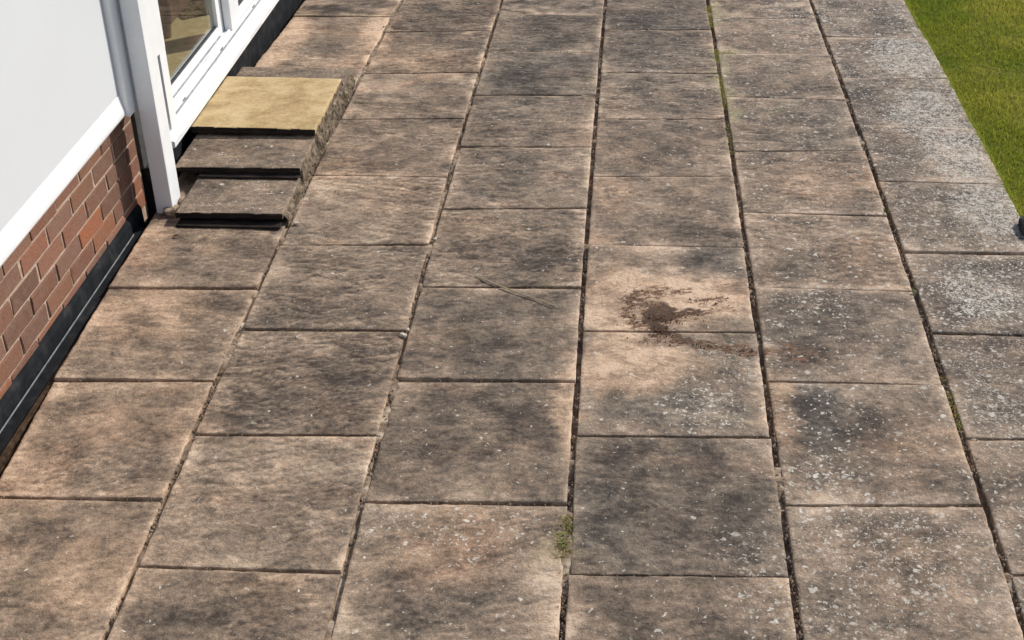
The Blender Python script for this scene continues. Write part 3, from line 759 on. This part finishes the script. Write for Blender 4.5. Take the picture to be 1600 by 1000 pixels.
# outer sash
ox0, ox1 = -.078, -.014
dbox('sash_stile', M['upvc'], ox0, ox1, 10.40, 10.66, .364, PT)
dbox('sash_rail', M['upvc'], ox0, ox1, 10.661, Y1D, .381, .47)
dbox('glass_pane', M['glass'], -.050, -.044, 10.661, Y1D, .4705, PT, bevel=0)
dbox('gasket', M['gasket'], ox0 + .018, ox1 - .01, 10.6612, Y1D, .4702, .4760, bevel=0)
# wall under the door, black painted base along the wall
hbox('door_plinth', M['black'], -.34, .02, 8.06, 14.4, -.15, .22, bevel=.004)
hbox('wall_end', M['interior'], -.45, -.10, 13.61, 14.4, .221, PT, bevel=0)
fil = prism('black_base', [(-.06, -.13), (-.02, -.13), (-.026, .020), (-.041, .044), (-.06, .050)], WY0, 7.86, M['black'], house, HX, HY, 0)
# inside of the room
fl = hbox('interior_floor', M['carpet'], -6.5, -.165, 7.6, 14.4, .20, .30, bevel=0)
hbox('interior_wall', M['interior'], -6.5, -6.3, 7.6, 14.4, .301, PT, bevel=0)
hbox('interior_wall', M['interior'], -6.299, -.56, 7.6, 7.75, .301, PT, bevel=0)
hbox('interior_wall', M['interior'], -6.299, -.46, 14.25, 14.4, .301, PT, bevel=0)
hbox('ceiling', M['white'], -6.5, .0, WY0, 14.4, PT + .001, PT + .2, bevel=0)

# armchair and rug inside
arm = empty('armchair', (-.86 * W, 10.86 * W, .301 * W))
tag(arm, 'plum brown armchair on short wooden legs seen through the patio door glass', 'armchair')
def abox(name, mat, x0, x1, y0, y1, z0, z1, bevel=.01, seg=3):
    return wbox(name, mat, x0, x1, y0, y1, z0, z1, arm, bevel, seg)
abox('seat_base', M['leather'], -.36, .36, -.52, .52, .12, .36, .02)
abox('seat_cushion', M['leather'], -.20, .37, -.36, .36, .361, .58, .03)
abox('backrest', M['leather'], -.52, -.22, -.50, .50, .362, 1.15, .04)
abox('armrest', M['leather'], -.2, .37, -.52, -.37, .361, .80, .03)
abox('armrest', M['leather'], -.2, .37, .37, .52, .361, .80, .03)
for lx_, ly_ in ((.29, -.46), (.29, .46), (-.29, -.46), (-.29, .46)):
    bm = bmesh.new()
    bmesh.ops.create_cone(bm, cap_ends=True, segments=12, radius1=.018, radius2=.028, depth=.12 * W,
                          matrix=Matrix.Translation((lx_ * W, ly_ * W, .06 * W)))
    bm_obj('leg', bm, M['wood'], arm)
rug = wbox('rug', M['rug'], -.62, .0, -.50, .50, 0, .02, None, .003)
rug.location = (-.62 * W, 11.42 * W, .301 * W)
rug.rotation_euler = (0, 0, math.radians(38))
tag(rug, 'dark brown woven rug on the tan floor behind the armchair', 'rug')

# ------------------------------------------------------------------ drainage channel between wall and paving
ch = empty('drainage_channel', (.06 * W, 5 * W, -.13 * W))
tag(ch, 'narrow black drainage channel along the foot of the brick wall', 'drain')
cz = -.13
wbox('channel_bed', M['black'], -.079, .062, WY0 - 5, 7.72 - 5, 0, .075, ch, 0)
wbox('channel_rail', M['rail'], -.067, -.063, WY0 - 5, 7.60 - 5, .0755, .086, ch, .0008)
wbox('channel_side', M['soil'], .030, .060, WY0 - 5, 7.72 - 5, .0756, .100, ch, .002)

# ------------------------------------------------------------------ doorstep of stacked slabs
stp = empty('doorstep', (.55 * W, 8.9 * W, 0))
tag(stp, 'doorstep of three stacked paving slabs below the patio door, the top one yellow', 'doorstep')
def step_slab(x0, x1, y0, y1, ztop, seed, mat, tone, warm, amp=.004, lich=.03, chip=.004, name='step_slab', thick=.024):
    P = [(x0, y0), (x1, y0), (x1, y1), (x0, y1)]
    o = slab_mesh(name, P, thick, seed, [tone, warm, lich, 0., 0.], mat, stp, amp=amp, n=26, chip=chip, z_top=ztop * W - .002)
    o.location.x -= stp.location.x; o.location.y -= stp.location.y
    o.data.materials.append(M['riser_shade'])
    for p_ in o.data.polygons:                       # shade of the riser side is painted on in black
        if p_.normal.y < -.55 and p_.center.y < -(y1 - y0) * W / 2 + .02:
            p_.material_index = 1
    return o
step_slab(.27, .998, 7.672, 8.66, .085, 901, M['paving'], .42, .45)
step_slab(.12, .998, 8.67, 10.16, .085, 905, M['paving'], .42, .45)
step_slab(.10, 1.000, 8.235, 9.22, .150, 902, M['paving'], .43, .55)
step_slab(.10, 1.012, 9.226, 10.14, .150, 907, M['paving'], .36, .5)
ys_ = step_slab(.075, .998, 8.768, 9.79, .212, 903, M['yellow'], .50, .5, amp=.0022, lich=0., chip=.002)
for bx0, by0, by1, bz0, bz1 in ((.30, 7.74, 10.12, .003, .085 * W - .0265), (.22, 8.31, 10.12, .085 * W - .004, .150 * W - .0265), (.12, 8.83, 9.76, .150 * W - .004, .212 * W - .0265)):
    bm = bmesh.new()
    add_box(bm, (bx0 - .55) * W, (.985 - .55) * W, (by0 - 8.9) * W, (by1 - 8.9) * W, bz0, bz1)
    bm_obj('bedding', bm, M['riser_shade'], stp)  # recess shade under the slabs put into the black colour
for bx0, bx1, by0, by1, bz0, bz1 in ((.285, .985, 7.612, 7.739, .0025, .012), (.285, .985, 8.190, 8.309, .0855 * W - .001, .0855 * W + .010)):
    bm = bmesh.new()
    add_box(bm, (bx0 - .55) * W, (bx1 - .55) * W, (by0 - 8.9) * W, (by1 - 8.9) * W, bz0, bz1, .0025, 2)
    bm_obj('shadow_strip', bm, M['riser_shade'], stp)  # added black strips that paint the shadow in front of the lower treads
ys_['label'] = 'clean yellow sandstone slab'
# rubble infill along the outer flank
def lump(seed, sx, sy, sz, rough=.25):
    rr = random.Random(seed)
    bm = bmesh.new()
    bmesh.ops.create_icosphere(bm, subdivisions=2, radius=1)
    o = rr.uniform(0, 50)
    for v in bm.verts:
        d = v.co.normalized()
        k = 1 + rough * (float(fbm(np.array(d.x * 1.7 + o), np.array(d.y * 1.7 + d.z * 2.3), seed, 3)) - .5) * 2
        # squarish
        q = Vector([math.copysign(abs(c) ** .65, c) for c in d])
        v.co = Vector((q.x * sx * k, q.y * sy * k, q.z * sz * k))
    return bm
# rough mortar flank, a battered skim down the outer side of the stack
vv, ff = [], []
ny_, nz_ = 190, 16
for j in range(ny_ + 1):
    y = 7.70 + 2.45 * j / ny_
    yq = y + .02 * math.sin(j * 1.7)
    top = .064 if yq < 8.24 else (.128 if yq < 8.77 else (.186 if yq < 9.78 else .128))
    for i in range(nz_ + 1):
        q = i / nz_
        z = (1 - q) * top
        x = 0.994 + .030 * q ** 1.4 + .010 * math.sin(q * 3.1)
        nz = float(fbm(np.array(y * 14.0), np.array(z * 26.0), 71, 4, .6)) - .5
        n2 = float(vnoise(np.array(y * 55.0), np.array(z * 60.0), 72)) - .5
        x += (.034 * nz + .010 * n2) * min(1, .35 + q * 2)
        vv.append(((x - .55) * W, (y - 8.9) * W, z * W + .002 - (.004 if i == nz_ else 0)))
for j in range(ny_):
    for i in range(nz_):
        a = j * (nz_ + 1) + i
        ff.append((a, a + 1, a + nz_ + 2, a + nz_ + 1))
mesh_obj('mortar_flank', vv, ff, M['stone'], stp)
for k, (x, yy, sx) in enumerate(((.21, 7.80, .035), (.245, 7.95, .022))):
    bm = lump(700 + k, sx, .035, .019)
    o = bm_obj('stone', bm, M['mortar'], stp)
    o.location = ((x - .55) * W, (yy - 8.9) * W, .017)

# ------------------------------------------------------------------ grass blades of the lawn
def blades(name, px, py, pz, h, lean, wid, cols, mat):
    n = len(px)
    th = rng.uniform(0, 2 * np.pi, n)
    dx_, dy_ = np.cos(th), np.sin(th)
    lx_, ly_ = lean[0], lean[1]
    verts = np.zeros((n, 5, 3))
    for j, (s, wk) in enumerate(((0, 1.0), (.55, .8), (1, 0))):
        bx = px + lx_ * s ** 1.8
        by = py + ly_ * s ** 1.8
        bz = pz + h * (s - .12 * s * s)
        if j < 2:
            verts[:, j * 2] = np.stack([bx - dy_ * wid * wk, by + dx_ * wid * wk, bz], -1)
            verts[:, j * 2 + 1] = np.stack([bx + dy_ * wid * wk, by - dx_ * wid * wk, bz], -1)
        else:
            verts[:, 4] = np.stack([bx, by, bz], -1)
    me = bpy.data.meshes.new(name)
    me.vertices.add(n * 5)
    me.vertices.foreach_set('co', verts.astype(np.float32).ravel())
    base = np.arange(n) * 5
    quads = np.stack([base, base + 1, base + 3, base + 2], -1)
    tris = np.stack([base + 2, base + 3, base + 4], -1)
    loops = np.concatenate([quads.ravel(), tris.ravel()]).astype(np.int32)
    me.loops.add(len(loops))
    me.loops.foreach_set('vertex_index', loops)
    me.polygons.add(2 * n)
    st = np.concatenate([np.arange(n) * 4, 4 * n + np.arange(n) * 3]).astype(np.int32)
    me.polygons.foreach_set('loop_start', st)
    me.update(calc_edges=True)
    at = me.attributes.new('tint', 'FLOAT_COLOR', 'POINT')
    cc = np.ones((n, 5, 4), np.float32)
    cc[:, :, :3] = cols[:, None, :]
    at.data.foreach_set('color', cc.ravel())
    me.materials.append(mat)
    me.validate()
    o = bpy.data.objects.new(name, me)
    return link(o)

n1 = 120000
gx = rng.uniform(0, 1, n1) ** 1.25
gy = rng.uniform(6.2, 14.2, n1)
gx = jx(6, gy) + .004 + gx * 2.2
dens = fbm(gx * 3.3, gy * 3.3, 21)
keep = rng.uniform(0, 1, n1) < .55 + .9 * dens
gx, gy, dens = gx[keep], gy[keep], dens[keep]
n = len(gx)
hgt = (.011 + .022 * rng.uniform(0, 1, n)) * (.7 + .7 * fbm(gx * 5, gy * 5, 24))
ln = rng.normal(0, .017, (2, n))
off_ = gx - jx(6, gy)
dry = fbm(gx * 1.6 + 4, gy * 1.6, 27, 4) + .16 * (off_ - .45) + .16 * np.exp(-((gy - 12.0) / 1.0) ** 2) * (off_ > .3)
yel = np.clip((dry - .46) / .18, 0, 1)[:, None]
dk = np.clip((.50 - fbm(gx * 3.1, gy * 2.6, 29, 3)) / .2, 0, 1)[:, None]
green = np.array([.350, .375, .050]) * rng.uniform(.7, 1.3, (n, 1))
deep = np.array([.270, .325, .042]) * rng.uniform(.7, 1.3, (n, 1))
straw = np.array([.60, .53, .10]) * rng.uniform(.7, 1.2, (n, 1))
col = green * (1 - dk) + deep * dk
col = col * (1 - .7 * yel) + straw * .7 * yel
br = rng.uniform(0, 1, (n, 1)) < .07
col = np.where(br, np.array([.36, .30, .12]) * rng.uniform(.6, 1.1, (n, 1)), col)
# stragglers leaning over the slab edge
ne = 5200
ey = rng.uniform(6.2, 14.2, ne)
ey = ey[rng.uniform(0, 1, ne) < np.clip(fbm(ey * 2.2, ey * 0 + 3, 33) * 3.0 - 1.0, 0, 1)]
ne = len(ey)
gx = np.concatenate([gx, jx(6, ey) + rng.uniform(.0, .03, ne)]); gy = np.concatenate([gy, ey])
hgt = np.concatenate([hgt, rng.uniform(.022, .045, ne)])
ln = np.concatenate([ln, np.stack([-rng.uniform(.004, .030, ne), rng.normal(0, .010, ne)])], 1)
col = np.concatenate([col, np.array([.34, .38, .06]) * rng.uniform(.7, 1.2, (ne, 1))])
n = len(gx)
gr_ = blades('grass', gx * W, gy * W, np.full(n, -.024), hgt, ln, np.full(n, .0016) * rng.uniform(.7, 1.4, n), col, M['blade'])
tag(gr_, 'short yellow green grass of the lawn beside the patio', 'grass', kind='stuff')

# ------------------------------------------------------------------ moss in the joints
mp = []
def moss_line(k, y0, y1, n, spread=.012):
    for _ in range(n):
        y = random.uniform(y0, y1)
        if float(fbm(np.array(k * 3.1), np.array(y * 4.0), 61)) < .42:
            continue
        mp.append((float(jx(k, y)) + random.gauss(0, spread), y))
moss_line(4, 9.75, 10.45, 260)
moss_line(4, 10.75, 11.05, 260)
moss_line(4, 11.6, 12.6, 620, .014)
moss_line(4, 8.9, 9.6, 140)
moss_line(5, 5.4, 6.1, 160, .008)
for _ in range(0):
    mp.append((4.0 + random.uniform(-.03, .30), ROWS[4][4][0] + random.gauss(.87, .02)))
for _ in range(260):
    x = random.uniform(3.93, 4.16)
    mp.append((x, 10.96 + random.gauss(0, .014)))
for _ in range(300):
    mp.append((random.uniform(2.95, 3.02), random.uniform(4.55, 4.85)))
mp = np.array(mp)
n = len(mp)
mc = np.array([.30, .29, .085]) * rng.uniform(.6, 1.5, (n, 1)) + np.array([.06, .02, 0]) * rng.uniform(0, 1, (n, 1))
mo_ = blades('moss', mp[:, 0] * W, mp[:, 1] * W, np.full(n, -.006), rng.uniform(.006, .014, n), rng.normal(0, .005, (2, n)), np.full(n, .0016), mc, M['blade'])
tag(mo_, 'yellow green moss filling the long joint towards the lawn side', 'moss', kind='stuff')

# ------------------------------------------------------------------ weeds, debris
def leaf_mesh(L, Wd, curl, seed):
    rr = random.Random(seed)
    vs, fs = [], []
    for i, (s, w) in enumerate(((0, .12), (.25, .75), (.55, 1.0), (.8, .7), (1.0, .08))):
        z = math.sin(s * 1.9) * curl * L
        for e in (-1, 0, 1):
            vs.append((s * L, e * w * Wd / 2 + rr.uniform(-.0006, .0006), z + abs(e) * .15 * Wd * w))
    for i in range(4):
        for e in range(2):
            a = i * 3 + e
            fs.append((a, a + 1, a + 4, a + 3))
    return vs, fs
def plant(name, x, y, count, lmin, lmax, label, cat, colr, seed, spread=.02, zc=.0):
    root = empty(name, (x * W, y * W, zc))
    tag(root, label, cat)
    rr = random.Random(seed)
    for i in range(count):
        L = rr.uniform(lmin, lmax)
        vs, fs = leaf_mesh(L, L * rr.uniform(.38, .6), rr.uniform(.2, .6), seed + i)
        o = mesh_obj('leaf', vs, fs, M['leaf'], root, smooth=True)
        at = o.data.attributes.new('tint', 'FLOAT_COLOR', 'POINT')
        k = rr.uniform(.65, 1.35)
        at.data.foreach_set('color', [c for _ in vs for c in (colr[0] * k, colr[1] * k, colr[2] * k, 1)])
        a = rr.uniform(0, 2 * math.pi)
        o.location = (rr.gauss(0, spread * .45), rr.gauss(0, spread), rr.uniform(0, .006))
        o.rotation_euler = (rr.uniform(-.3, .3), rr.uniform(-.5, .1), a)
    return root
plant('weed', 2.985, 4.66, 14, .008, .016, 'small green leafy weed in the long joint between tan and dark slabs', 'weed', (.17, .19, .06), 5, .020, -.004)
plant('weed_seedling', 4.945, 8.05, 7, .010, .018, 'tiny dark seedling in the joint beside the pinkish slab', 'weed', (.07, .07, .025), 45, .012, -.004)
plant('weed_seedling', 4.958, 6.98, 6, .010, .018, 'tiny pale green seedling in the joint by the olive brown slab', 'weed', (.16, .18, .07), 46, .012, -.004)

# mud crumbs over the brown smear: nobody could count them
cv, cf = [], []
for bx, by, rx, ry, ch_, a in BLOBS:
    if ch_ == 'd' and a >= .5:
        for _ in range(int(26 * a + 900 * a * rx * ry * 4)):
            crumb(random.gauss(bx, rx * .42), random.gauss(by, ry * .42), random.uniform(.0008, .0026) * (1 if random.random() < .93 else 1.8))
cr = mesh_obj('mud_crumbs', cv, cf, M['crumb'])
tag(cr, 'dark brown mud crumbs smeared over the pinkish tan slab', 'mud', kind='stuff')

# pale chips of mortar lying by the joints
chipspots = [(632 , 0)]
cm = []
for s in range(4):
    bm = lump(800 + s, .010, .007, .005, .5)
    me = bpy.data.meshes.new('stone_chip'); bmesh.ops.recalc_face_normals(bm, faces=bm.faces); bm.to_mesh(me); bm.free()
    me.materials.append(M['chip']); cm.append(me)
def chip(x, y, s, k, label, group=None):
    o = bpy.data.objects.new('stone_chip', cm[k % 4])
    o.location = (x * W, y * W, .004); o.scale = (s, s, s); o.rotation_euler = (0, 0, random.uniform(0, 6))
    link(o)
    tag(o, label, 'stone chip', group)
chip(1.985, 6.36, 1.3, 0, 'largest pale stone chip, beside the long joint left of the dark grey slab')
chip(2.005, 6.42, .8, 1, 'smaller pale chip touching the largest pale stone chip')
chip(1.075, 7.70, 1.2, 2, 'pale mortar chip at the front outer corner of the doorstep')
chip(2.02, 7.52, .9, 3, 'pale chip next to the long joint, level with the doorstep front')
# straw on a dark slab
bm = bmesh.new()
pts = [Vector((2.33, 7.06, .0045)), Vector((2.50, 6.93, .006)), Vector((2.66, 6.83, .005)), Vector((2.84, 6.72, .0045))]
for a, b in zip(pts[:-1], pts[1:]):
    A = Vector((a.x * W, a.y * W, a.z)); B = Vector((b.x * W, b.y * W, b.z))
    d = B - A
    q = d.to_track_quat('Z', 'Y').to_matrix().to_4x4()
    bmesh.ops.create_cone(bm, cap_ends=True, segments=6, radius1=.0027, radius2=.0022, depth=d.length + .002, matrix=Matrix.Translation((A + B) / 2) @ q)
so = bm_obj('straw', bm, M['straw'])
tag(so, 'thin pale straw lying aslant across a dark grey slab', 'straw')
# dead leaves
def dead_leaf(x, y, L, rot, label):
    vs, fs = leaf_mesh(L, L * .5, .18, int(x * 100))
    o = mesh_obj('dead_leaf', vs, fs, M['leafmat'], None, (x * W, y * W, .004), True)
    o.rotation_euler = (.1, 0, rot)
    tag(o, label, 'leaf')
dead_leaf(.30, 7.47, .030, .3, 'dark dead leaf on the slab in front of the doorstep')
dead_leaf(1.035, 11.50, .022, 1.3, 'small dark leaf in the joint past the doorstep')
dead_leaf(1.02, 10.85, .018, 2.3, 'tiny dark leaf in the joint just behind the doorstep')

# dark stone at the lawn edge
bm = lump(999, .060, .085, .022, .30)
ds = bm_obj('edge_stone', bm, M['darkstone'], smooth=True)
ds.location = (5.845 * W, 7.79 * W, .012)
tag(ds, 'dark grey stone lying on the patio edge where the lawn ends', 'stone')
